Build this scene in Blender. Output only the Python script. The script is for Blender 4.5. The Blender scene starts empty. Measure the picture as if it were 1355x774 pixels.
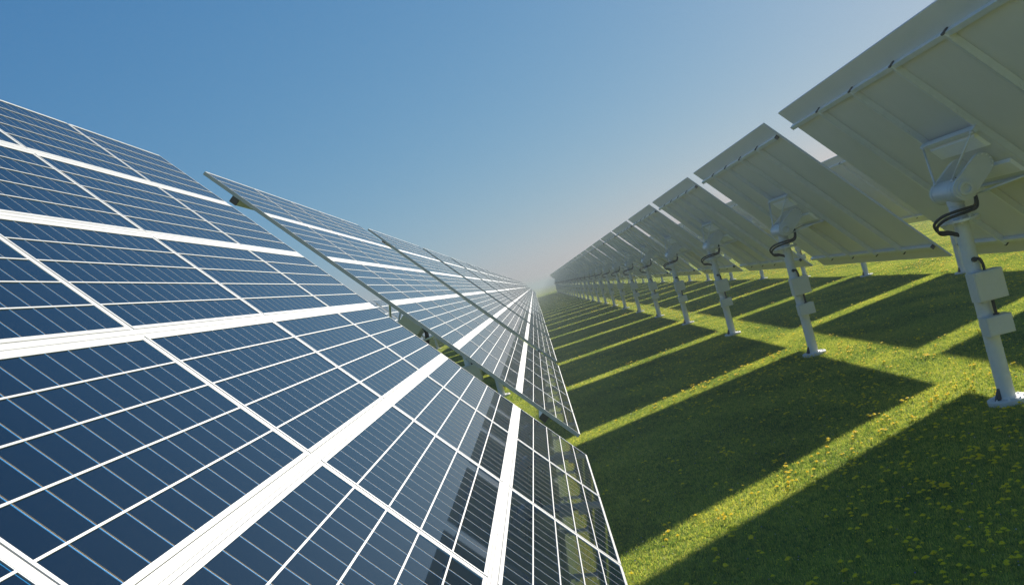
import bpy, bmesh, math, random
from mathutils import Vector, Matrix

R = math.radians
sc = bpy.context.scene
rnd = random.Random(7)

# ------------------------------------------------------------------ camera, sky, sun, exposure
S = 12.5                      # spacing of the trackers along a row (metres)
CAM_H = 4.50
ROLL = R(15.0)
SUN_DIR = Vector((1.14, 1.58, 1.0)).normalized()
SUN_EL = math.asin(SUN_DIR.z)
SUN_AZ = math.atan2(SUN_DIR.x, SUN_DIR.y)      # from +Y towards +X

cam_data = bpy.data.cameras.new('camera')
cam_data.sensor_width = 36.0
cam_data.lens = 36.0 * 1250.0 / 1355.0
cam_data.shift_x = -28.5 / 1355.0
cam_data.shift_y = -8.0 / 1355.0
cam_data.clip_start = 0.05
cam_data.clip_end = 12000.0
cam = bpy.data.objects.new('camera', cam_data)
sc.collection.objects.link(cam)
_c, _s = math.cos(ROLL), math.sin(ROLL)
cam.matrix_world = Matrix(((_c, _s, 0, 0), (0, 0, -1, 0), (-_s, _c, 0, CAM_H), (0, 0, 0, 1)))
sc.camera = cam

world = bpy.data.worlds.new('World')
sc.world = world
world.use_nodes = True
wn = world.node_tree
wn.nodes.clear()
sky = wn.nodes.new('ShaderNodeTexSky')
sky.sky_type = 'NISHITA'
sky.sun_disc = False
sky.sun_elevation = SUN_EL
sky.sun_rotation = SUN_AZ
sky.altitude = 0.0
sky.air_density = 1.0
sky.dust_density = 0.4
sky.ozone_density = 6.0
bg = wn.nodes.new('ShaderNodeBackground')
bg.inputs['Strength'].default_value = 0.10
wo = wn.nodes.new('ShaderNodeOutputWorld')
# one tone curve for the whole sky, like a camera's response: bright parts lose saturation
sep = wn.nodes.new('ShaderNodeSeparateColor')
com = wn.nodes.new('ShaderNodeCombineColor')
wn.links.new(sky.outputs['Color'], sep.inputs['Color'])
for ch, gain, power in (('Red', 0.32, 1.03), ('Green', 0.657, 0.66), ('Blue', 1.278, 0.39)):
    pw = wn.nodes.new('ShaderNodeMath'); pw.operation = 'POWER'; pw.inputs[1].default_value = power
    mu = wn.nodes.new('ShaderNodeMath'); mu.operation = 'MULTIPLY'; mu.inputs[1].default_value = gain
    wn.links.new(sep.outputs[ch], pw.inputs[0])
    wn.links.new(pw.outputs[0], mu.inputs[0])
    wn.links.new(mu.outputs[0], com.inputs[ch])
wn.links.new(com.outputs['Color'], bg.inputs['Color'])
wn.links.new(bg.outputs['Background'], wo.inputs['Surface'])

sun_data = bpy.data.lights.new('sun', 'SUN')
sun_data.energy = 5.0
sun_data.angle = R(1.0)
sun_data.color = (1.0, 0.94, 0.84)
sun = bpy.data.objects.new('sun', sun_data)
sc.collection.objects.link(sun)
sun.rotation_euler = SUN_DIR.to_track_quat('Z', 'Y').to_euler()
sun.location = (30, 40, 30)

sc.view_settings.view_transform = 'Standard'
sc.view_settings.look = 'None'
sc.view_settings.gamma = 1.0
sc.view_settings.exposure = 0.95
sc.view_settings.use_curve_mapping = False
try:
    sc.cycles.use_denoising = True
    sc.cycles.denoiser = 'OPENIMAGEDENOISE'
    sc.cycles.denoising_prefilter = 'NONE'
    sc.cycles.max_bounces = 8
    sc.cycles.diffuse_bounces = 4
    sc.cycles.glossy_bounces = 4
    sc.cycles.volume_bounces = 0
    sc.cycles.use_adaptive_sampling = True
    sc.cycles.adaptive_threshold = 0.01
except Exception:
    pass

# ------------------------------------------------------------------ materials
def mat(name, color, rough=0.5, metallic=0.0, spec=0.5, noise=0.0, nscale=6.0, ior=None, bump=0.0, bscale=80.0, coat=0.0):
    m = bpy.data.materials.new(name)
    m.use_nodes = True
    nt = m.node_tree
    b = nt.nodes['Principled BSDF']
    b.inputs['Base Color'].default_value = (*color, 1)
    b.inputs['Roughness'].default_value = rough
    b.inputs['Metallic'].default_value = metallic
    b.inputs['Specular IOR Level'].default_value = spec
    b.inputs['Coat Weight'].default_value = coat
    if ior:
        b.inputs['IOR'].default_value = ior
    if noise or bump:
        tc = nt.nodes.new('ShaderNodeTexCoord')
    if noise:
        nz = nt.nodes.new('ShaderNodeTexNoise')
        nz.inputs['Scale'].default_value = nscale
        nz.inputs['Detail'].default_value = 6.0
        nz.inputs['Roughness'].default_value = 0.65
        nt.links.new(tc.outputs['Object'], nz.inputs['Vector'])
        mr = nt.nodes.new('ShaderNodeMapRange')
        mr.inputs['From Min'].default_value = 0.25
        mr.inputs['From Max'].default_value = 0.75
        mr.inputs['To Min'].default_value = 1.0 - noise
        mr.inputs['To Max'].default_value = 1.0 + noise
        nt.links.new(nz.outputs['Fac'], mr.inputs['Value'])
        mx = nt.nodes.new('ShaderNodeMix')
        mx.data_type = 'RGBA'
        mx.blend_type = 'MULTIPLY'
        mx.inputs['Factor'].default_value = 1.0
        mx.inputs['A'].default_value = (*color, 1)
        nt.links.new(mr.outputs['Result'], mx.inputs['B'])
        nt.links.new(mx.outputs['Result'], b.inputs['Base Color'])
        rr = nt.nodes.new('ShaderNodeMapRange')
        rr.inputs['To Min'].default_value = max(0.02, rough - 0.12)
        rr.inputs['To Max'].default_value = min(1.0, rough + 0.12)
        nt.links.new(nz.outputs['Fac'], rr.inputs['Value'])
        nt.links.new(rr.outputs['Result'], b.inputs['Roughness'])
    if bump:
        nb = nt.nodes.new('ShaderNodeTexNoise')
        nb.inputs['Scale'].default_value = bscale
        nb.inputs['Detail'].default_value = 3.0
        nt.links.new(tc.outputs['Object'], nb.inputs['Vector'])
        bp = nt.nodes.new('ShaderNodeBump')
        bp.inputs['Strength'].default_value = bump
        bp.inputs['Distance'].default_value = 0.004
        nt.links.new(nb.outputs['Fac'], bp.inputs['Height'])
        nt.links.new(bp.outputs['Normal'], b.inputs['Normal'])
    return m

M_CELL = mat('cell_silicon', (0.001, 0.005, 0.015), rough=0.02, ior=1.66)
M_CELL.node_tree.nodes['Principled BSDF'].inputs['Specular Tint'].default_value = (0.34, 0.74, 1.0, 1)
M_EDGE = mat('cell_blue_edge', (0.003, 0.13, 0.32), rough=0.2)
M_WALL = mat('cell_edge', (0.66, 0.47, 0.27), rough=0.5)
M_WHITE = mat('white_backsheet', (0.455, 0.455, 0.445), rough=0.45)
M_GROOVE = mat('cell_gap', (0.04, 0.07, 0.11), rough=0.5)
M_FRAME = mat('white_frame', (0.475, 0.475, 0.465), rough=0.38, noise=0.04, nscale=3)
M_BACK = mat('grey_back_cover', (0.70, 0.70, 0.67), rough=0.5, noise=0.035, nscale=1.2)
M_STEEL = mat('galvanised_steel', (0.74, 0.76, 0.78), rough=0.32, metallic=0.25, noise=0.06, nscale=5)
M_PAINT = mat('pale_grey_paint', (0.66, 0.67, 0.66), rough=0.35, noise=0.05, nscale=4)
M_POLE = mat('pole_steel', (0.72, 0.73, 0.72), rough=0.36, metallic=0.0, noise=0.06, nscale=6)
M_PLATE = mat('brightened_plate', (0.90, 0.90, 0.88), rough=0.45, noise=0.03)  # whiter than the paint; brightness from the plates' facing is put into the colour
M_CAP = mat('dark_plastic', (0.045, 0.045, 0.048), rough=0.55)
M_CABLE = mat('black_rubber', (0.018, 0.018, 0.020), rough=0.38)
M_BOLT = mat('bright_bolt', (0.85, 0.85, 0.84), rough=0.35, metallic=0.1)
M_CONC = mat('white_footing', (0.66, 0.66, 0.65), rough=0.6, noise=0.06, nscale=10)

def foliage(name, c1, c2, c3, trans=0.5, scale=0.35, rough=0.5):
    m = bpy.data.materials.new(name)
    m.use_nodes = True
    nt = m.node_tree
    nt.nodes.clear()
    out = nt.nodes.new('ShaderNodeOutputMaterial')
    oi = nt.nodes.new('ShaderNodeObjectInfo')
    geo = nt.nodes.new('ShaderNodeNewGeometry')
    nz = nt.nodes.new('ShaderNodeTexNoise')
    nz.inputs['Scale'].default_value = scale
    nz.inputs['Detail'].default_value = 5.0
    nt.links.new(geo.outputs['Position'], nz.inputs['Vector'])
    add = nt.nodes.new('ShaderNodeMath'); add.operation = 'MULTIPLY_ADD'
    nt.links.new(geo.outputs['Random Per Island'], add.inputs[0])
    add.inputs[1].default_value = 0.75
    sub = nt.nodes.new('ShaderNodeMath'); sub.operation = 'MULTIPLY_ADD'
    sub.inputs[1].default_value = 1.3
    nz2 = nt.nodes.new('ShaderNodeTexNoise')
    nz2.inputs['Scale'].default_value = 7.0
    nz2.inputs['Detail'].default_value = 4.0
    nt.links.new(geo.outputs['Position'], nz2.inputs['Vector'])
    av = nt.nodes.new('ShaderNodeMath'); av.operation = 'MULTIPLY_ADD'
    nt.links.new(nz2.outputs['Fac'], av.inputs[0]); av.inputs[1].default_value = 1.1
    pre = nt.nodes.new('ShaderNodeMath'); pre.operation = 'SUBTRACT'
    nt.links.new(nz.outputs['Fac'], pre.inputs[0]); pre.inputs[1].default_value = 0.55
    nt.links.new(pre.outputs[0], av.inputs[2])
    sub.inputs[2].default_value = -0.52
    nt.links.new(av.outputs[0], sub.inputs[0])
    nt.links.new(sub.outputs[0], add.inputs[2])
    cr = nt.nodes.new('ShaderNodeValToRGB')
    cr.color_ramp.elements[0].position = 0.05
    cr.color_ramp.elements[0].color = (*c1, 1)
    cr.color_ramp.elements[1].position = 0.95
    cr.color_ramp.elements[1].color = (*c3, 1)
    e = cr.color_ramp.elements.new(0.5); e.color = (*c2, 1)
    nt.links.new(add.outputs[0], cr.inputs['Fac'])
    pb = nt.nodes.new('ShaderNodeBsdfPrincipled')
    pb.inputs['Roughness'].default_value = rough
    pb.inputs['Specular IOR Level'].default_value = 0.25
    nt.links.new(cr.outputs['Color'], pb.inputs['Base Color'])
    tr = nt.nodes.new('ShaderNodeBsdfTranslucent')
    nt.links.new(cr.outputs['Color'], tr.inputs['Color'])
    mx = nt.nodes.new('ShaderNodeMixShader')
    mx.inputs['Fac'].default_value = trans
    nt.links.new(pb.outputs['BSDF'], mx.inputs[1])
    nt.links.new(tr.outputs['BSDF'], mx.inputs[2])
    nt.links.new(mx.outputs['Shader'], out.inputs['Surface'])
    return m

M_GRASS = foliage('grass_blades', (0.06, 0.13, 0.022), (0.27, 0.37, 0.04), (0.66, 0.62, 0.09), 0.5, rough=0.4)
M_YELLOW = foliage('yellow_petals', (0.95, 0.74, 0.010), (0.97, 0.80, 0.012), (0.98, 0.86, 0.02), 0.35)
M_SEED = foliage('pale_petals', (0.6, 0.6, 0.5), (0.7, 0.7, 0.6), (0.8, 0.8, 0.7), 0.4)
M_VIOLET = foliage('violet_petals', (0.16, 0.08, 0.45), (0.2, 0.1, 0.5), (0.25, 0.14, 0.55), 0.3)

def ground_material():
    m = bpy.data.materials.new('lawn_ground')
    m.use_nodes = True
    nt = m.node_tree
    b = nt.nodes['Principled BSDF']
    geo = nt.nodes.new('ShaderNodeNewGeometry')
    n1 = nt.nodes.new('ShaderNodeTexNoise')
    n1.inputs['Scale'].default_value = 1.6
    n1.inputs['Detail'].default_value = 10.0
    n1.inputs['Roughness'].default_value = 0.8
    nt.links.new(geo.outputs['Position'], n1.inputs['Vector'])
    cr = nt.nodes.new('ShaderNodeValToRGB')
    cr.color_ramp.elements[0].position = 0.25
    cr.color_ramp.elements[0].color = (0.10, 0.145, 0.02, 1)
    cr.color_ramp.elements[1].position = 0.75
    cr.color_ramp.elements[1].color = (0.38, 0.40, 0.045, 1)
    nt.links.new(n1.outputs['Fac'], cr.inputs['Fac'])
    nt.links.new(cr.outputs['Color'], b.inputs['Base Color'])
    b.inputs['Roughness'].default_value = 0.9
    b.inputs['Specular IOR Level'].default_value = 0.1
    n2 = nt.nodes.new('ShaderNodeTexNoise')
    n2.inputs['Scale'].default_value = 18.0
    n2.inputs['Detail'].default_value = 6.0
    nt.links.new(geo.outputs['Position'], n2.inputs['Vector'])
    bp = nt.nodes.new('ShaderNodeBump')
    bp.inputs['Strength'].default_value = 0.8
    bp.inputs['Distance'].default_value = 0.05
    nt.links.new(n2.outputs['Fac'], bp.inputs['Height'])
    nt.links.new(bp.outputs['Normal'], b.inputs['Normal'])
    return m
M_GROUND = ground_material()

# ------------------------------------------------------------------ mesh helpers
COL = sc.collection

class MB:
    """collects faces and becomes one mesh"""
    def __init__(self):
        self.v, self.f, self.m, self.sm = [], [], [], []
    def add(self, verts, faces, mi=0, smooth=False):
        o = len(self.v)
        self.v += [tuple(p) for p in verts]
        for f in faces:
            self.f.append(tuple(i + o for i in f))
            self.m.append(mi)
            self.sm.append(smooth)
    def box(self, x0, x1, y0, y1, z0, z1, mi=0, T=None, top=None, ch=0.0):
        """axis box, optionally chamfered by ch, through the transform T"""
        if ch > 0:
            pts, idx = [], {}
            def P(x, y, z):
                k = (x, y, z)
                if k not in idx:
                    idx[k] = len(pts); pts.append(k)
                return idx[k]
            X, Y, Z = (x0, x1), (y0, y1), (z0, z1)
            xi, yi, zi = (x0 + ch, x1 - ch), (y0 + ch, y1 - ch), (z0 + ch, z1 - ch)
            F = []
            q = ((0, 0), (1, 0), (1, 1), (0, 1))
            for k in (0, 1):
                r = q if k else q[::-1]
                F.append([P(xi[a], yi[b], Z[k]) for a, b in r])
                F.append([P(X[k], yi[a], zi[b]) for a, b in r])
                F.append([P(xi[b], Y[k], zi[a]) for a, b in r])
            for a in (0, 1):
                for b in (0, 1):
                    flip = (a == b)
                    e = [P(X[a], yi[b], zi[0]), P(X[a], yi[b], zi[1]), P(xi[a], Y[b], zi[1]), P(xi[a], Y[b], zi[0])]
                    F.append(e if not flip else e[::-1])
                    e = [P(X[a], yi[0], zi[b]), P(X[a], yi[1], zi[b]), P(xi[a], yi[1], Z[b]), P(xi[a], yi[0], Z[b])]
                    F.append(e if flip else e[::-1])
                    e = [P(xi[0], Y[a], zi[b]), P(xi[1], Y[a], zi[b]), P(xi[1], yi[a], Z[b]), P(xi[0], yi[a], Z[b])]
                    F.append(e if not flip else e[::-1])
                    for c in (0, 1):
                        t = [P(X[a], yi[b], zi[c]), P(xi[a], Y[b], zi[c]), P(xi[a], yi[b], Z[c])]
                        F.append(t if (a + b + c) % 2 else t[::-1])
            if T is not None:
                pts = [T @ Vector(p) for p in pts]
            self.add(pts, F, mi)
            return
        pts = [Vector((x, y, z)) for z in (z0, z1) for y in (y0, y1) for x in (x0, x1)]
        if T is not None:
            pts = [T @ p for p in pts]
        o = len(self.v)
        self.v += [tuple(p) for p in pts]
        fs = ((0, 2, 3, 1), (4, 5, 7, 6), (0, 1, 5, 4), (2, 6, 7, 3), (0, 4, 6, 2), (1, 3, 7, 5))
        for k, f in enumerate(fs):
            self.f.append(tuple(i + o for i in f))
            self.m.append(top if (top is not None and k == 1) else mi)
            self.sm.append(False)
    def lathe(self, prof, n=24, T=None, mi=0, cap0=True, cap1=True):
        """prof: (radius, height) about local z; sharp where heights/radii repeat"""
        rings = []
        pts = []
        for r, z in prof:
            rings.append([len(pts) + i for i in range(n)])
            pts += [Vector((r * math.cos(2 * math.pi * i / n), r * math.sin(2 * math.pi * i / n), z)) for i in range(n)]
        F = []
        for a, b in zip(rings[:-1], rings[1:]):
            for i in range(n):
                j = (i + 1) % n
                F.append((a[i], a[j], b[j], b[i]))
        if T is not None:
            pts = [T @ p for p in pts]
        o = len(self.v)
        self.add(pts, F, mi, True)
        if cap0:
            self.f.append(tuple(i + o for i in rings[0][::-1])); self.m.append(mi); self.sm.append(False)
        if cap1:
            self.f.append(tuple(i + o for i in rings[-1])); self.m.append(mi); self.sm.append(False)
    def tube(self, path, r, n=8, mi=0):
        path = [Vector(p) for p in path]
        rings, pts = [], []
        up = None
        for i, p in enumerate(path):
            d = (path[min(i + 1, len(path) - 1)] - path[max(i - 1, 0)]).normalized()
            if up is None:
                up = d.orthogonal().normalized()
            up = (up - d * up.dot(d)).normalized()
            w = d.cross(up)
            rings.append([len(pts) + k for k in range(n)])
            pts += [p + r * (math.cos(2 * math.pi * k / n) * up + math.sin(2 * math.pi * k / n) * w) for k in range(n)]
        F = []
        for a, b in zip(rings[:-1], rings[1:]):
            for k in range(n):
                j = (k + 1) % n
                F.append((a[k], a[j], b[j], b[k]))
        o = len(self.v)
        self.add(pts, F, mi, True)
        self.f.append(tuple(i + o for i in rings[0][::-1])); self.m.append(mi); self.sm.append(False)
        self.f.append(tuple(i + o for i in rings[-1])); self.m.append(mi); self.sm.append(False)
    def prism(self, outline, x0, x1, T=None, mi=0):
        """outline of (y,z) points extruded along x"""
        n = len(outline)
        pts = [Vector((x0, y, z)) for y, z in outline] + [Vector((x1, y, z)) for y, z in outline]
        if T is not None:
            pts = [T @ p for p in pts]
        F = [tuple(range(n))[::-1], tuple(range(n, 2 * n))]
        F += [(i, (i + 1) % n, n + (i + 1) % n, n + i) for i in range(n)]
        self.add(pts, F, mi)
    def mesh(self, name, mats, sharp=None):
        me = bpy.data.meshes.new(name)
        me.from_pydata(self.v, [], self.f)
        for m in mats:
            me.materials.append(m)
        me.polygons.foreach_set('material_index', self.m)
        me.polygons.foreach_set('use_smooth', self.sm)
        me.update()
        if any(self.sm):
            bm = bmesh.new(); bm.from_mesh(me)
            for e in bm.edges:
                if len(e.link_faces) == 2 and e.calc_face_angle(0) > R(32):
                    e.smooth = False
            bm.to_mesh(me); bm.free()
        return me

def obj(name, me, parent=None, M=None, label=None):
    o = bpy.data.objects.new(name, me)
    COL.objects.link(o)
    if parent is not None:
        o.parent = parent
    if M is not None:
        o.matrix_local = M
    if label:
        o['label'] = label
    return o

# ------------------------------------------------------------------ ground and haze
g = MB()
g.add([(-3000, -400, 0), (3000, -400, 0), (3000, 5000, 0), (-3000, 5000, 0)], [(0, 1, 2, 3)])
ground = obj('ground', g.mesh('ground', [M_GROUND]))
ground['kind'] = 'structure'

# ------------------------------------------------------------------ tracker geometry
TILT = R(50.0)
PIVOT = Vector((0, 0, 4.18))
NRM = Vector((math.sin(TILT), 0, math.cos(TILT)))
ELO = Vector((math.cos(TILT), 0, -math.sin(TILT)))      # down the slope
PLANE = PIVOT + NRM * 0.985 + ELO * 0.05                # centre of the glass face
ROT = Matrix((Vector((0, 1, 0)), -ELO, NRM)).transposed().to_4x4()   # local x = along row, y = up slope, z = out of the glass
T_PANEL = Matrix.Translation(PLANE) @ ROT
T_HEAD = Matrix.Translation(PIVOT) @ ROT
NX, NY = 5, 6
CX, CY = 12, 5
PX, PY = 0.1768, 0.1865                                 # pitch of the cells
RIM = 0.020                                             # frame and white margin round a module
MODX, MODY = CX * PX + 2 * RIM, CY * PY + 2 * RIM
PITX, PITY = MODX + 0.038, MODY + 0.057                 # pitch of the modules, white cover strips fill the joints
RIB = 0.0082                                             # white ribbon between rows of cells

def cell_faces(mb, x, y, closed=False):
    """one silicon wafer: flat face, a shallow bevel on one long edge, pale edge on the other"""
    x0, x1 = x + 0.003, x + PX - 0.003
    y0, y1 = y + RIB / 2, y + PY - RIB / 2
    zt, zb, zf = -0.0052, -0.0058, -0.0085
    xc, xb = x1 - 0.0007, x1 - 0.0080
    v = [(x0, y0, zt), (xb, y0, zt), (xb, y1, zt), (x0, y1, zt), (xc, y0, zb), (xc, y1, zb),
         (x0, y0, zf), (x0, y1, zf), (x1, y0, zf), (x1, y1, zf), (x1, y0, zb), (x1, y1, zb)]
    mb.add(v, [(0, 1, 2, 3)], 0)
    mb.add(v, [(0, 3, 7, 6)], 1)
    mb.add(v, [(1, 4, 5, 2)], 2)
    mb.add(v, [(4, 10, 11, 5), (10, 8, 9, 11)], 3)  # white outer lip: the glint along the cell edge put into its colour
    if closed:
        mb.add(v, [(0, 6, 8, 10, 4, 1), (2, 5, 11, 9, 7, 3), (6, 7, 9, 8)], 1)

def cell_origin(i, j):
    return (-MODX / 2 + RIM + i * PX, -MODY / 2 + RIM + j * PY)

def module_body(mb, ox=0.0, oy=0.0):
    hx, hy = MODX / 2 - 0.0025, MODY / 2 - 0.0025
    # laminate slab: white margin, grey groove floor, white ribbons, grey back
    T = Matrix.Translation((ox, oy, 0))
    mb.box(-hx, hx, -hy, hy, -0.0450, -0.0085, 2, T, top=1)
    ax, ay = MODX / 2 - RIM, MODY / 2 - RIM
    z = -0.0012
    def strip(x0, x1, y0, y1):
        mb.box(x0, x1, y0, y1, -0.0084, z, 0, T)
    strip(-hx + .015, -ax + .002, -hy + .015, hy - .015)
    strip(ax - .002, hx - .015, -hy + .015, hy - .015)
    strip(-ax + .002, ax - .002, -hy + .015, -ay + RIB / 2)
    strip(-ax + .002, ax - .002, ay - RIB / 2, hy - .015)
    for j in range(1, CY):
        y = -ay + j * PY
        strip(-ax + .002, ax - .002, y - RIB / 2, y + RIB / 2)

def frame_body(mb, ox=0.0, oy=0.0):
    hx, hy = MODX / 2 - 0.0015, MODY / 2 - 0.0015
    T = Matrix.Translation((ox, oy, 0))
    w, z = 0.0165, 0.0
    mb.box(-hx, hx, -hy, -hy + w, -0.0475, z, 0, T, ch=0.0015)
    mb.box(-hx, hx, hy - w, hy, -0.0475, z, 0, T, ch=0.0015)
    mb.box(-hx, -hx + w, -hy + w + .0005, hy - w - .0005, -0.0470, z - .0006, 0, T, ch=0.0015)
    mb.box(hx - w, hx, -hy + w + .0005, hy - w - .0005, -0.0470, z - .0006, 0, T, ch=0.0015)

mb = MB(); module_body(mb); ME_MODULE = mb.mesh('solar_module', [M_WHITE, M_GROOVE, M_BACK])
mb = MB(); frame_body(mb); ME_FRAME = mb.mesh('module_frame', [M_FRAME])
mb = MB(); cell_faces(mb, 0, 0, True); ME_CELL = mb.mesh('cell', [M_CELL, M_WALL, M_EDGE, M_WHITE])
mb = MB()
for i in range(CX):
    for j in range(CY):
        cell_faces(mb, *cell_origin(i, j))
ME_CELLS = mb.mesh('cell_grid', [M_CELL, M_WALL, M_EDGE, M_WHITE])

# all modules of one table as one mesh, for the trackers too far off to show their pieces
mb_b, mb_f, mb_c = MB(), MB(), MB()
for a in range(NX):
    for b in range(NY):
        ox, oy = (a - (NX - 1) / 2) * PITX, (b - (NY - 1) / 2) * PITY
        module_body(mb_b, ox, oy); frame_body(mb_f, ox, oy)
        for i in range(CX):
            for j in range(CY):
                x, y = cell_origin(i, j)
                cell_faces(mb_c, x + ox, y + oy)
ME_PANEL = mb_b.mesh('panel', [M_WHITE, M_GROOVE, M_BACK])
ME_PFRAME = mb_f.mesh('panel_frame', [M_FRAME])
ME_PCELLS = mb_c.mesh('panel_cells', [M_CELL, M_WALL, M_EDGE, M_WHITE])

LX, LY = (NX - 1) * PITX + MODX, (NY - 1) * PITY + MODY
# rails and beams on the back
RAIL_Y = LY / 2 - 0.52
def rail_mesh():
    m = MB(); m.box(-LX / 2 + 0.10, LX / 2 + 0.04, -0.05, 0.05, -0.150, -0.0508, 0, ch=0.004)
    return m.mesh('rail', [M_STEEL])
def rail_cap_mesh():
    m = MB(); m.box(-LX / 2 + 0.075, -LX / 2 + 0.11, -0.053, 0.053, -0.153, -0.0509, 0, ch=0.006)
    m.box(LX / 2 + 0.03, LX / 2 + 0.06, -0.053, 0.053, -0.153, -0.0509, 0, ch=0.006)
    return m.mesh('end_cap', [M_CAP])
BEAM_L = RAIL_Y + 0.10
BEAM_U = RAIL_Y + 0.055
def beam_mesh():
    m = MB(); m.box(-0.036, 0.036, -BEAM_L, BEAM_U, -0.185, -0.0511, 0, ch=0.005)
    return m.mesh('beam', [M_STEEL])
def beam_cap_mesh(s):
    m = MB(); m.box(-0.040, 0.040, (BEAM_U if s > 0 else -BEAM_L) - 0.018, (BEAM_U if s > 0 else -BEAM_L) + 0.018, -0.189, -0.0513, 0, ch=0.006)
    return m.mesh('end_cap', [M_CAP])
def row_cover():
    m = MB()
    w = (PITY - MODY) / 2 - 0.0002
    for y0, y1, z in ((-w, -w * .36, -0.0022), (-w * .34, w * .34, -0.0006), (w * .36, w, -0.0022)):
        m.box(-LX / 2 + .002, LX / 2 - .002, y0, y1, -0.0468, z, 0, ch=0.0008)
    return m.mesh('cover_strip', [M_FRAME])
def column_cover():
    m = MB()
    w = (PITX - MODX) / 2 - 0.0002
    m.box(-w, w, -LY / 2 + .002, LY / 2 - .002, -0.0462, -0.0032, 0, ch=0.002)
    return m.mesh('cover_strip', [M_FRAME])
def back_sheet():
    m = MB(); m.box(-LX / 2 + .001, LX / 2 - .001, -LY / 2 + .001, LY / 2 - .001, -0.0503, -0.0478, 0)
    return m.mesh('back_sheet', [M_BACK])
ME_ROWC, ME_COLC, ME_SHEET = row_cover(), column_cover(), back_sheet()
COVERS = [(ME_ROWC, Matrix.Translation((0, (b + 0.5 - (NY - 1) / 2) * PITY, 0))) for b in range(NY - 1)]
COVERS += [(ME_COLC, Matrix.Translation(((a + 0.5 - (NX - 1) / 2) * PITX, 0, 0))) for a in range(NX - 1)]
ME_RAIL, ME_RCAP, ME_BEAM = rail_mesh(), rail_cap_mesh(), beam_mesh()
ME_BCAP = [beam_cap_mesh(1), beam_cap_mesh(-1)]

# mount, all in tracker coordinates unless noted; head coordinates: x along the row, y up slope, z out of the glass
def bolt(m, p, axis, r=0.016, h=0.016, mi=0):
    q = Vector(axis).to_track_quat('Z', 'Y').to_matrix().to_4x4()
    m.lathe([(r, -0.002), (r, h)], 6, Matrix.Translation(p) @ q, mi)

def base_mesh():
    m = MB(); m.lathe([(0.375, -0.03), (0.375, 0.085), (0.362, 0.098)], 40)
    return m.mesh('footing', [M_CONC])
def base_bolts():
    m = MB()
    for k in range(8):
        a = 2 * math.pi * (k + 0.5) / 8
        m.lathe([(0.034, 0.096), (0.034, 0.104)], 12, Matrix.Translation((0.29 * math.cos(a), 0.29 * math.sin(a), 0)))
        m.lathe([(0.017, 0.103), (0.017, 0.128)], 6, Matrix.Translation((0.29 * math.cos(a), 0.29 * math.sin(a), 0)))
    return m.mesh('anchor_bolts', [M_STEEL])
def pole_mesh():
    m = MB()
    prof = [(0.163, 0.098), (0.163, 0.118), (0.153, 0.124)]
    for z in (0.55, 1.05, 1.72, 2.73, 3.06):
        r = 0.153 - 0.002 * z
        prof += [(r, z - 0.012), (r + 0.005, z - 0.010), (r + 0.005, z + 0.010), (r, z + 0.012)]
    prof += [(0.145, 3.585)]
    m.lathe(prof, 36)
    return m.mesh('pole', [M_POLE])
def fin_mesh():
    m = MB()
    m.prism([(-0.27, 0.099), (-0.145, 0.099), (-0.148, 0.32), (-0.175, 0.29), (-0.225, 0.20)], -0.030, 0.030,
            Matrix.Rotation(R(-78), 4, 'Z'))
    return m.mesh('gusset', [M_CAP])
FLZ = 4.18 - 0.57
def flange_mesh():
    m = MB(); m.lathe([(0.14, FLZ - 0.03), (0.355, FLZ - 0.028), (0.36, FLZ - 0.022), (0.36, FLZ + 0.022), (0.355, FLZ + 0.028), (0.14, FLZ + 0.03)], 40)
    return m.mesh('slewing_flange', [M_STEEL])
def flange_bolts():
    m = MB()
    for k in range(12):
        a = 2 * math.pi * (k + 0.3) / 12
        p = (0.315 * math.cos(a), 0.315 * math.sin(a))
        bolt(m, Vector((*p, FLZ + 0.029)), (0, 0, 1), 0.019, 0.022)
        bolt(m, Vector((*p, FLZ - 0.029)), (0, 0, -1), 0.019, 0.030)
    return m.mesh('flange_bolts', [M_BOLT])
def neck_mesh():
    m = MB()
    z = FLZ + 0.028
    m.lathe([(0.150, z), (0.150, z + .12), (0.140, z + .125), (0.140, z + .15), (0.150, z + .155), (0.150, z + .24), (0.142, z + .245), (0.142, z + .265), (0.156, z + .27), (0.162, 4.11)], 32)
    return m.mesh('neck', [M_PAINT])
def motor_mesh():
    m = MB()
    T = Matrix.Translation(PIVOT) @ Matrix.Rotation(R(-90), 4, 'X')
    m.lathe([(0.20, -0.43), (0.225, -0.41), (0.225, -0.30), (0.220, -0.295), (0.220, -0.27), (0.225, -0.265), (0.225, 0.40), (0.21, 0.43)], 40, T)
    return m.mesh('motor_housing', [M_PAINT])
def arm_outline():
    pts = []
    r0, r1, top = 0.225, 0.205, 0.585
    for k in range(17):
        a = math.pi + math.pi * k / 16
        pts.append((r0 * math.cos(a), r0 * math.sin(a)))
    for k in range(17):
        a = math.pi * k / 16
        pts.append((r1 * math.cos(a), top + (0.195) * math.sin(a)))
    return pts
def arm_mesh(x0, x1):
    m = MB(); m.prism(arm_outline(), x0, x1, T_HEAD)
    me = m.mesh('arm', [M_PAINT])
    bm = bmesh.new(); bm.from_mesh(me)
    bmesh.ops.recalc_face_normals(bm, faces=bm.faces)
    ed = [e for e in bm.edges if any(len(f.verts) > 6 for f in e.link_faces)]
    bmesh.ops.bevel(bm, geom=ed, offset=0.008, segments=2, affect='EDGES', profile=0.6)
    bm.to_mesh(me); bm.free()
    return me
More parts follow.
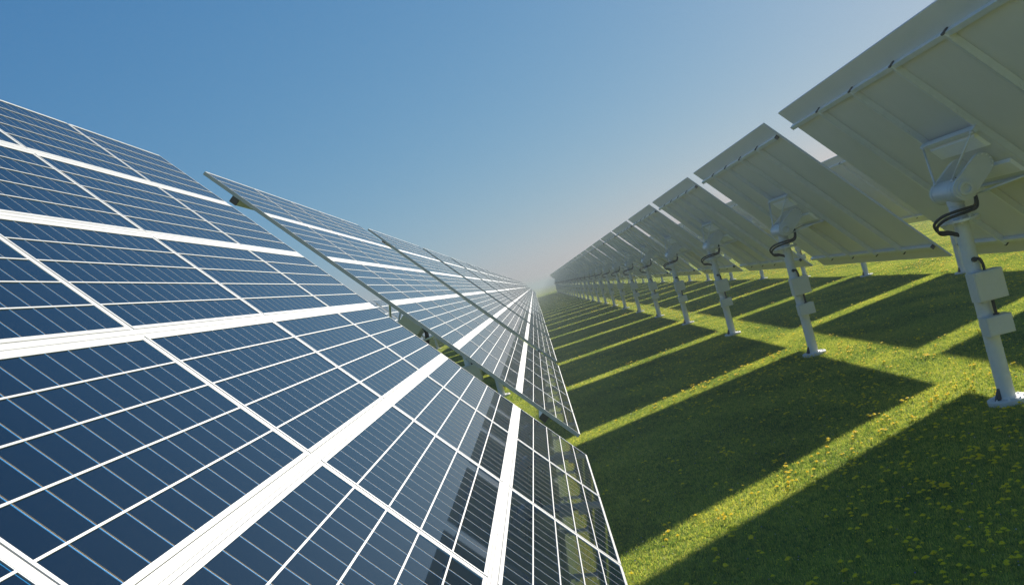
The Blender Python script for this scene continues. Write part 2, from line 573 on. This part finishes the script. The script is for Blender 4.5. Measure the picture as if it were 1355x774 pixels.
def arm_cap(x, s):
    m = MB()
    T = T_HEAD @ Matrix.Translation((x, 0, 0)) @ Matrix.Rotation(R(90) * s, 4, 'Y')
    m.lathe([(0.190, 0.0), (0.190, 0.022), (0.182, 0.030), (0.140, 0.030), (0.138, 0.060), (0.130, 0.070), (0.085, 0.070), (0.074, 0.035), (0.06, 0.030)], 36, T)
    return m.mesh('bearing_cap', [M_PAINT])
def arm_bolts(x, s):
    m = MB()
    for k in range(6):
        a = R(15 + 30 * k)
        bolt(m, T_HEAD @ Vector((x, 0.165 * math.cos(a), 0.595 + 0.15 * math.sin(a))), (0, s, 0), 0.017, 0.022)
    return m.mesh('arm_bolts', [M_BOLT])
# saddle sits under the two middle beams
SZ = 0.985 - 0.185
def saddle_mesh():
    m = MB()
    m.box(-1.15, 1.15, -0.70, 0.60, SZ - 0.030, SZ - 0.0005, 0, T_HEAD, ch=0.005)
    return m.mesh('saddle', [M_PAINT])
def saddle_lip(y0, y1):
    m = MB()
    m.box(-1.17, 1.17, y0, y1, SZ - 0.085, SZ + 0.035, 0, T_HEAD, ch=0.004)
    return m.mesh('saddle_lip', [M_PAINT])
def saddle_plate(y0, y1):
    m = MB()
    zt, zb = SZ - 0.030, SZ - 0.085
    q = [(-0.98, y0), (0.98, y0), (0.98, y1), (-0.98, y1)]
    q2 = [(-0.94, y0 + .035), (0.94, y0 + .035), (0.94, y1 - .035), (-0.94, y1 - .035)]
    v = [T_HEAD @ Vector((x, y, zt)) for x, y in q] + [T_HEAD @ Vector((x, y, zb)) for x, y in q2]
    m.add(v, [(3, 2, 1, 0), (4, 5, 6, 7), (0, 1, 5, 4), (1, 2, 6, 5), (2, 3, 7, 6), (3, 0, 4, 7)][1:])
    me = m.mesh('cover_plate', [M_PLATE])
    bm = bmesh.new(); bm.from_mesh(me); bmesh.ops.recalc_face_normals(bm, faces=bm.faces); bm.to_mesh(me); bm.free()
    return me
def strut_mesh(x0, y0, z0, x1, y1, z1):
    m = MB()
    a, b = T_HEAD @ Vector((x0, y0, z0)), T_HEAD @ Vector((x1, y1, z1))
    m.tube([a, b], 0.021, 10)
    d = (b - a).normalized()
    m.tube([a - d * .01, a + d * .05], 0.032, 10)
    m.tube([b - d * .05, b + d * .01], 0.034, 10)
    return m.mesh('strut', [M_STEEL])
def spline(pts, n=8):
    pts = [Vector(p) for p in pts]
    out = []
    P = [2 * pts[0] - pts[1]] + pts + [2 * pts[-1] - pts[-2]]
    for i in range(1, len(P) - 2):
        for k in range(n):
            t = k / n
            p0, p1, p2, p3 = P[i - 1:i + 3]
            out.append(0.5 * ((2 * p1) + (p2 - p0) * t + (2 * p0 - 5 * p1 + 4 * p2 - p3) * t * t + (3 * p1 - p0 - 3 * p2 + p3) * t ** 3))
    out.append(pts[-1])
    return out
def cable_mesh(dx, dz, dy):
    base = [(x, y, 4.18 + z) for x, y, z in ((0.26, 0.30, 0.20), (0.43, 0.15, 0.04), (0.42, 0.02, -0.22), (0.30, -0.16, -0.40), (0.06, -0.33, -0.43), (-0.20, -0.35, -0.45),
            (-0.40, -0.24, -0.49), (-0.50, -0.08, -0.60), (-0.43, 0.0, -0.74), (-0.26, -0.03, -0.78), (-0.10, -0.05, -0.86))]
    pts = []
    for i, (x, y, z) in enumerate(base):
        k = min(1.0, i / 5.0) if i < 8 else 1 - (i - 7) / 4.0
        pts.append((x + dx * (0.3 + k), y + dy, z + dz * (0.4 + k)))
    m = MB(); m.tube(spline(pts, 6), 0.029, 10)
    return m.mesh('cable', [M_CABLE])
def box_mesh(w, h, zc, xc):
    m = MB(); m.box(xc - w / 2, xc + w / 2, -0.42, -0.10, zc - h / 2, zc + h / 2, 0, ch=0.006)
    return m.mesh('control_box', [M_PAINT])
def door_mesh(w, h, zc, xc):
    m = MB(); m.box(xc - w / 2 + .022, xc + w / 2 - .022, -0.432, -0.4205, zc - h / 2 + .022, zc + h / 2 - .022, 0, ch=0.004)
    return m.mesh('door', [M_PAINT])
def bracket_mesh(zc):
    m = MB(); m.box(-0.10, 0.10, -0.13, -0.099, zc - .09, zc + .09, 0)
    m.lathe([(0.158, zc - 0.04), (0.158, zc + 0.04)], 28)
    return m.mesh('clamp', [M_STEEL])
B1Z, B2Z = 4.50 - 2.185, 4.50 - 2.955
def conduit_a():
    m = MB(); m.tube(spline([(-0.01, -0.13, 2.83), (-0.005, -0.19, 2.84), (0.06, -0.215, 2.82), (0.095, -0.22, 2.73), (0.10, -0.22, B1Z + 0.27)], 6), 0.03, 10)
    m.lathe([(0.05, -0.01), (0.05, 0.05)], 14, Matrix.Translation((-0.01, -0.135, 2.83)) @ Matrix.Rotation(R(90), 4, 'X'))
    return m.mesh('conduit', [M_CABLE])
def conduit_b():
    m = MB(); m.tube([(0.10, -0.22, B1Z - 0.27), (0.10, -0.22, B2Z + 0.17)], 0.032, 10)
    m.lathe([(0.055, B2Z + 0.17), (0.055, B2Z + 0.21)], 14, Matrix.Translation((0.10, -0.22, 0)))
    return m.mesh('conduit', [M_CABLE])

I4 = Matrix.Identity(4)
PARTS = [
    ('footing', base_mesh()), ('anchor_bolts', base_bolts()), ('pole', pole_mesh()), ('gusset', fin_mesh()),
    ('slewing_flange', flange_mesh()), ('flange_bolts', flange_bolts()), ('neck', neck_mesh()), ('motor_housing', motor_mesh()),
    ('arm', arm_mesh(-0.53, -0.435)), ('arm', arm_mesh(0.435, 0.53)),
    ('bearing_cap', arm_cap(-0.529, -1)), ('bearing_cap', arm_cap(0.529, 1)),
    ('arm_bolts', arm_bolts(-0.531, -1)),
    ('saddle', saddle_mesh()), ('saddle_lip', saddle_lip(0.6005, 0.70)), ('saddle_lip', saddle_lip(-0.715, -0.7005)),
    ('cover_plate', saddle_plate(0.215, 0.575)), ('cover_plate', saddle_plate(-0.575, -0.215)),
    ('strut', strut_mesh(-0.37, 0.23, 0.02, -1.06, 0.66, SZ - .08)), ('strut', strut_mesh(0.37, 0.23, 0.02, 1.06, 0.66, SZ - .08)),
    ('strut', strut_mesh(-0.37, -0.23, 0.02, -1.06, -0.68, SZ - .04)), ('strut', strut_mesh(0.37, -0.23, 0.02, 1.06, -0.68, SZ - .04)),
    ('cable', cable_mesh(0.0, 0.0, 0.0)), ('cable', cable_mesh(-0.030, 0.050, 0.0)),
    ('conduit', conduit_a()), ('conduit', conduit_b()),
    ('clamp', bracket_mesh(B1Z)), ('clamp', bracket_mesh(B2Z)),
]
BOXES = [(box_mesh(0.57, 0.56, B1Z, 0.05), door_mesh(0.57, 0.56, B1Z, 0.05)), (box_mesh(0.50, 0.36, B2Z, 0.04), door_mesh(0.50, 0.36, B2Z, 0.04))]

def join_meshes(name, items):
    """several shapes of one far-off piece as one mesh; items: (mesh, matrix)"""
    mats, v, f, mi, sm = [], [], [], [], []
    for me, M in items:
        o = len(v)
        idx = []
        for m in me.materials:
            if m not in mats:
                mats.append(m)
            idx.append(mats.index(m))
        v += [tuple(M @ p.co) for p in me.vertices]
        for p in me.polygons:
            f.append(tuple(i + o for i in p.vertices)); mi.append(idx[p.material_index]); sm.append(False)
    out = bpy.data.meshes.new(name)
    out.from_pydata(v, [], f)
    for m in mats:
        out.materials.append(m)
    out.polygons.foreach_set('material_index', mi)
    out.polygons.foreach_set('use_smooth', sm)
    out.update()
    return out

P = dict()
for n_, me_ in PARTS:
    P.setdefault(n_, []).append(me_)
FAR_POLE = join_meshes('pole', [(x, I4) for k in ('footing', 'pole', 'gusset', 'slewing_flange', 'neck', 'clamp') for x in P[k]])
FAR_HEAD = join_meshes('mount', [(x, I4) for k in ('motor_housing', 'arm', 'saddle', 'saddle_lip', 'cover_plate', 'strut') for x in P[k]])
bt = [(ME_RAIL, Matrix.Translation((0, s * RAIL_Y, 0))) for s in (1, -1)] + [(ME_RCAP, Matrix.Translation((0, s * RAIL_Y, 0))) for s in (1, -1)]
for k in (-1.5, -0.5, 0.5, 1.5):
    for me_ in (ME_BEAM, ME_BCAP[0], ME_BCAP[1]):
        bt.append((me_, Matrix.Translation((k * PITX, 0, 0))))
FAR_RACK = join_meshes('rack', bt)
FAR_COVER = join_meshes('cover_strips', COVERS)

def project(p):
    """picture coordinates (0..1) and distance, only used to decide which repeats deserve their own object"""
    d = Vector(p) - Vector((0, 0, CAM_H))
    if d.y <= 0.05:
        return None
    x = (d.x * _c - d.z * _s) / d.y * 1250.0 + 706.0
    y = 379.0 - (d.x * _s + d.z * _c) / d.y * 1250.0
    return x, y, d.length

def tracker(X, n, label, group, detail, single_cells=0):
    root = bpy.data.objects.new('solar_tracker', None)
    root.empty_display_size = 0.5
    COL.objects.link(root)
    root.location = (X, (n + 0.447) * S, 0)
    root['label'] = label
    root['category'] = 'solar panel'
    root['group'] = group
    if not detail:
        obj('panel', ME_PANEL, root, T_PANEL)
        obj('panel_frame', ME_PFRAME, root, T_PANEL)
        c = obj('cell_grid', ME_PCELLS, root, T_PANEL); c['kind'] = 'stuff'
        obj('rack', FAR_RACK, root, T_PANEL)
        obj('cover_strips', FAR_COVER, root, T_PANEL)
        obj('back_sheet', ME_SHEET, root, T_PANEL)
        obj('pole', FAR_POLE, root); obj('mount', FAR_HEAD, root)
        for k in ('cable', 'conduit'):
            for x in P[k]:
                obj(k, x, root)
        for bx, dr in BOXES:
            obj('control_box', bx, root)
        return root
    for nm, me in PARTS:
        obj(nm, me, root)
    for bx, dr in BOXES:
        b = obj('control_box', bx, root)
        obj('door', dr, b)
    for s in (1, -1):
        r = obj('rail', ME_RAIL, root, T_PANEL @ Matrix.Translation((0, s * RAIL_Y, 0)))
        obj('end_cap', ME_RCAP, r)
    for k in (-1.5, -0.5, 0.5, 1.5):
        b = obj('beam', ME_BEAM, root, T_PANEL @ Matrix.Translation((k * PITX, 0, 0)))
        for q in (0, 1):
            obj('end_cap', ME_BCAP[q], b)
    for me, M in COVERS:
        obj('cover_strip', me, root, T_PANEL @ M)
    obj('back_sheet', ME_SHEET, root, T_PANEL)
    chosen = set()
    if single_cells:
        seen = []
        for a in range(NX):
            for b in range(NY):
                for i in range(CX):
                    for j in range(CY):
                        x, y = cell_origin(i, j)
                        p = T_PANEL @ Vector(((a - (NX - 1) / 2) * PITX + x + PX / 2, (b - (NY - 1) / 2) * PITY + y + PY / 2, 0)) + root.location
                        q = project(p)
                        if q and -10 < q[0] < 1365 and -10 < q[1] < 784:
                            seen.append((q[2], a, b, i, j))
        seen.sort()
        chosen = set(t[1:] for t in seen[:single_cells])
    for a in range(NX):
        for b in range(NY):
            ox, oy = (a - (NX - 1) / 2) * PITX, (b - (NY - 1) / 2) * PITY
            mo = obj('solar_module', ME_MODULE, root, T_PANEL @ Matrix.Translation((ox, oy, 0)))
            obj('frame', ME_FRAME, mo)
            mine = [(i, j) for i in range(CX) for j in range(CY) if (a, b, i, j) in chosen]
            for i, j in mine:
                x, y = cell_origin(i, j)
                obj('cell', ME_CELL, mo, Matrix.Translation((x, y, 0)))
            if not mine:
                c = obj('cell_grid', ME_CELLS, mo); c['kind'] = 'stuff'
            elif len(mine) < CX * CY:
                m = MB()
                for i in range(CX):
                    for j in range(CY):
                        if (i, j) not in mine:
                            cell_faces(m, *cell_origin(i, j))
                c = obj('cell_grid', m.mesh('cell_grid', [M_CELL, M_WALL, M_EDGE, M_WHITE]), mo); c['kind'] = 'stuff'
    return root

ROW_X = {-1: -13.54, 0: -2.66, 1: 8.22, 2: 19.10}
ORD = ['first', 'second', 'third', 'fourth', 'fifth', 'sixth', 'seventh', 'eighth']
GROUPS = {-1: 'trackers of the hidden row behind the blue faces', 0: 'trackers showing their blue glass faces',
          1: 'trackers seen from behind along the shaded lawn', 2: 'trackers seen from behind in the outer row'}
def tracker_label(row, k):
    if row == 0:
        if k < 8:
            return '%s tracker along the row showing blue glass faces with white frames' % ORD[k]
        return 'hazy distant tracker in the row showing blue glass faces'
    if row == 1:
        if k < 8:
            return '%s tracker along the inner row seen from behind, two grey boxes on its pole' % ORD[k]
        return 'hazy distant tracker in the inner row seen from behind'
    if row == 2:
        if k < 5:
            return '%s tracker of the outer row seen from behind, past the inner row' % ORD[k]
        return 'distant tracker of the outer row, glimpsed between the poles of the inner row'
    return 'tracker glimpsed through the gap behind the row showing blue glass faces'
N_END = 29
for row, x in ROW_X.items():
    n0 = {-1: 3, 0: 0, 1: 1, 2: 2}[row]
    for n in range(n0, N_END):
        detail = {-1: False, 0: n <= 6, 1: n <= 7, 2: n <= 6}[row]
        tracker(x, n, tracker_label(row, n - n0), GROUPS[row], detail, 300 if (row == 0 and n == 0) else 0)

# ------------------------------------------------------------------ grass
def grass_patch(name, seed, specks):
    r = random.Random(seed)
    m = MB()
    for k in range(9000):
        x, y = r.uniform(-1.03, 1.03), r.uniform(-1.03, 1.03)
        h = r.uniform(0.020, 0.055) * (0.7 + 0.9 * r.random() ** 2)
        w = r.uniform(0.006, 0.013)
        a = r.uniform(0, 2 * math.pi)
        ln = r.uniform(0.1, 0.75) * h
        la = r.uniform(0, 2 * math.pi)
        dx, dy = math.cos(a) * w / 2, math.sin(a) * w / 2
        lx, ly = math.cos(la) * ln, math.sin(la) * ln
        m.add([(x - dx, y - dy, -0.004), (x + dx, y + dy, -0.004), (x + dx * .8 + lx * .35, y + dy * .8 + ly * .35, h * .6),
               (x - dx * .8 + lx * .35, y - dy * .8 + ly * .35, h * .6), (x + lx, y + ly, h)], [(0, 1, 2, 3), (3, 2, 4)], 0)
    for k in range(specks):
        x, y = r.uniform(-1, 1), r.uniform(-1, 1)
        h = r.uniform(0.045, 0.07)
        s = r.uniform(0.006, 0.012)
        q = r.random()
        mi = 1 if q < 0.86 else (2 if q < 0.94 else 3)
        t = r.uniform(-0.5, 0.5)
        ring = [(x + s * math.cos(math.pi * i / 3), y + s * math.sin(math.pi * i / 3), h + t * s * math.sin(math.pi * i / 3)) for i in range(6)]
        m.add(ring + [(x, y, h + s * 0.7)], [(i, (i + 1) % 6, 6) for i in range(6)], mi)
    me = m.mesh(name, [M_GRASS, M_YELLOW, M_SEED, M_VIOLET])
    return bpy.data.objects.new(name, me)

def scatter(name, sources, pts, label=None, cat=None):
    """pts: (x, y, z, variant, rotation, scale); one object that sets copies of the sources on its points"""
    me = bpy.data.meshes.new(name)
    me.from_pydata([p[:3] for p in pts], [], [])
    va = me.attributes.new('variant', 'INT', 'POINT'); va.data.foreach_set('value', [p[3] for p in pts])
    ra = me.attributes.new('turn', 'FLOAT', 'POINT'); ra.data.foreach_set('value', [p[4] for p in pts])
    sa = me.attributes.new('size', 'FLOAT', 'POINT'); sa.data.foreach_set('value', [p[5] for p in pts])
    o = bpy.data.objects.new(name, me)
    COL.objects.link(o)
    ng = bpy.data.node_groups.new(name + '_scatter', 'GeometryNodeTree')
    ng.interface.new_socket('Geometry', in_out='INPUT', socket_type='NodeSocketGeometry')
    ng.interface.new_socket('Geometry', in_out='OUTPUT', socket_type='NodeSocketGeometry')
    gi, go = ng.nodes.new('NodeGroupInput'), ng.nodes.new('NodeGroupOutput')
    iop = ng.nodes.new('GeometryNodeInstanceOnPoints')
    g2i = ng.nodes.new('GeometryNodeGeometryToInstance')
    for s in reversed(sources):
        oi = ng.nodes.new('GeometryNodeObjectInfo')
        oi.inputs['Object'].default_value = s
        oi.inputs['As Instance'].default_value = True
        ng.links.new(oi.outputs['Geometry'], g2i.inputs[0])
    def attr(nm, typ):
        a = ng.nodes.new('GeometryNodeInputNamedAttribute')
        a.data_type = typ
        a.inputs['Name'].default_value = nm
        return a.outputs['Attribute']
    cx = ng.nodes.new('ShaderNodeCombineXYZ')
    ng.links.new(attr('turn', 'FLOAT'), cx.inputs['Z'])
    ng.links.new(gi.outputs[0], iop.inputs['Points'])
    ng.links.new(g2i.outputs[0], iop.inputs['Instance'])
    iop.inputs['Pick Instance'].default_value = True
    ng.links.new(attr('variant', 'INT'), iop.inputs['Instance Index'])
    e2r = ng.nodes.new('FunctionNodeEulerToRotation')
    ng.links.new(cx.outputs[0], e2r.inputs[0])
    ng.links.new(e2r.outputs[0], iop.inputs['Rotation'])
    ng.links.new(attr('size', 'FLOAT'), iop.inputs['Scale'])
    ng.links.new(iop.outputs[0], go.inputs[0])
    md = o.modifiers.new('scatter', 'NODES')
    md.node_group = ng
    o['kind'] = 'stuff'
    if label:
        o['label'] = label; o['category'] = cat
    return o

from mathutils import noise as mnoise
patches = [grass_patch('grass_patch', 11 + k, sp) for k, sp in enumerate((0, 0, 0, 30, 30, 110, 110))]
gp = []
for ix in range(-22, 62):
    for iy in range(4, 214):
        x, y = ix * 2.0 + 0.7, iy * 2.0
        nv = mnoise.noise(Vector((x * 0.12, y * 0.12, 3.1)))
        near = y < 34
        if near and nv > -0.02:
            v = rnd.choice((5, 6))
        elif nv > -0.2 and y < 90:
            v = rnd.choice((3, 4))
        else:
            v = rnd.choice((0, 1, 2))
        gp.append((x, y, 0.0, v, rnd.choice((0, 1, 2, 3)) * math.pi / 2, 1.0))
grass = scatter('grass', patches, gp, 'short green lawn with tiny wildflowers under the trackers', 'grass')

# ------------------------------------------------------------------ dandelions
def dandelion_mesh(seed):
    r = random.Random(seed)
    m = MB()
    h = r.uniform(0.045, 0.065)
    lx, ly = r.uniform(-.02, .02), r.uniform(-.02, .02)
    w = 0.0035
    m.add([(-w, -w, 0), (w, -w, 0), (0, w, 0), (lx - w, ly - w, h), (lx + w, ly - w, h), (lx, ly + w, h)],
          [(0, 1, 4, 3), (1, 2, 5, 4), (2, 0, 3, 5)], 0)
    for ring, (rad, up, cnt) in enumerate(((0.027, 0.006, 11), (0.020, 0.014, 9), (0.011, 0.019, 6))):
        for k in range(cnt):
            a = 2 * math.pi * (k + 0.5 * ring + r.uniform(-.2, .2)) / cnt
            da = 0.9 * math.pi / cnt
            rr = rad * r.uniform(0.85, 1.15)
            c = Vector((lx, ly, h))
            m.add([c, c + Vector((rr * .75 * math.cos(a - da), rr * .75 * math.sin(a - da), up)),
                   c + Vector((rr * math.cos(a), rr * math.sin(a), up * .8)),
                   c + Vector((rr * .75 * math.cos(a + da), rr * .75 * math.sin(a + da), up))], [(0, 1, 2, 3)], 1)
    return m.mesh('dandelion', [M_GRASS, M_YELLOW])
DAND = [dandelion_mesh(50 + k) for k in range(6)]
spots = []
tries = 0
while len(spots) < 42000 and tries < 600000:
    tries += 1
    y = 10.5 + 130 * rnd.random() ** 1.5
    x = rnd.uniform(-3, 45)
    nv = mnoise.noise(Vector((x * 0.10 + 5, y * 0.10, 7.7))) + 0.5 * mnoise.noise(Vector((x * 0.5, y * 0.5, 1.7)))
    dens = min(1.0, max(0.12, 0.55 + 1.1 * nv)) * min(1.0, max(0.22, (x + 0.5) / 8.0))
    if rnd.random() > dens:
        continue
    cnt = rnd.choice((1, 1, 1, 2, 2, 3))
    for q in range(cnt):
        px, py = x + rnd.gauss(0, 0.055) * (q > 0), y + rnd.gauss(0, 0.055) * (q > 0)
        if any((px - rx) ** 2 + (py - (math.floor(py / S) + 0.447) * S) ** 2 < 0.16 for rx in ROW_X.values()):
            continue
        spots.append((px, py, 0.0, rnd.randrange(6), rnd.uniform(0, 6.28), rnd.uniform(1.05, 1.7)))
def in_view(s):
    q = project(s[:3])
    return q is not None and 0 < q[0] < 1355 and 0 < q[1] < 774 and s[0] > 1.7 + 0.0 * s[1]
vis = sorted([s for s in spots if in_view(s)], key=lambda s: project(s[:3])[2] / s[5])
own = set(id(s) for s in vis[:300])
for s in vis[:300]:
    o = obj('dandelion', DAND[s[3]], None, None, 'yellow dandelion in bloom standing in the lawn between the tracker rows')
    o.location = s[:3]
    o.rotation_euler = (0, 0, s[4])
    o.scale = (s[5],) * 3
    o['category'] = 'flower'
    o['group'] = 'dandelions in the lawn'
srcs = [bpy.data.objects.new('dandelion_source', me) for me in DAND]
scatter('dandelion_carpet', srcs, [s for s in spots if id(s) not in own], 'many more yellow dandelions scattered through the lawn', 'flowers')

# ------------------------------------------------------------------ haze
hz = MB()
hz.box(-3500, 3500, -450, 5500, -1.0, 7.6)
haze = obj('haze', hz.mesh('haze', []))
haze['kind'] = 'stuff'
hm = bpy.data.materials.new('haze_air')
hm.use_nodes = True
hn = hm.node_tree
hn.nodes.clear()
ho = hn.nodes.new('ShaderNodeOutputMaterial')
hv = hn.nodes.new('ShaderNodeVolumePrincipled')
hv.inputs['Color'].default_value = (0.54, 0.61, 0.60, 1)
hv.inputs['Density'].default_value = 0.0025
hv.inputs['Anisotropy'].default_value = 0.0
hn.links.new(hv.outputs['Volume'], ho.inputs['Volume'])
haze.data.materials.append(hm)
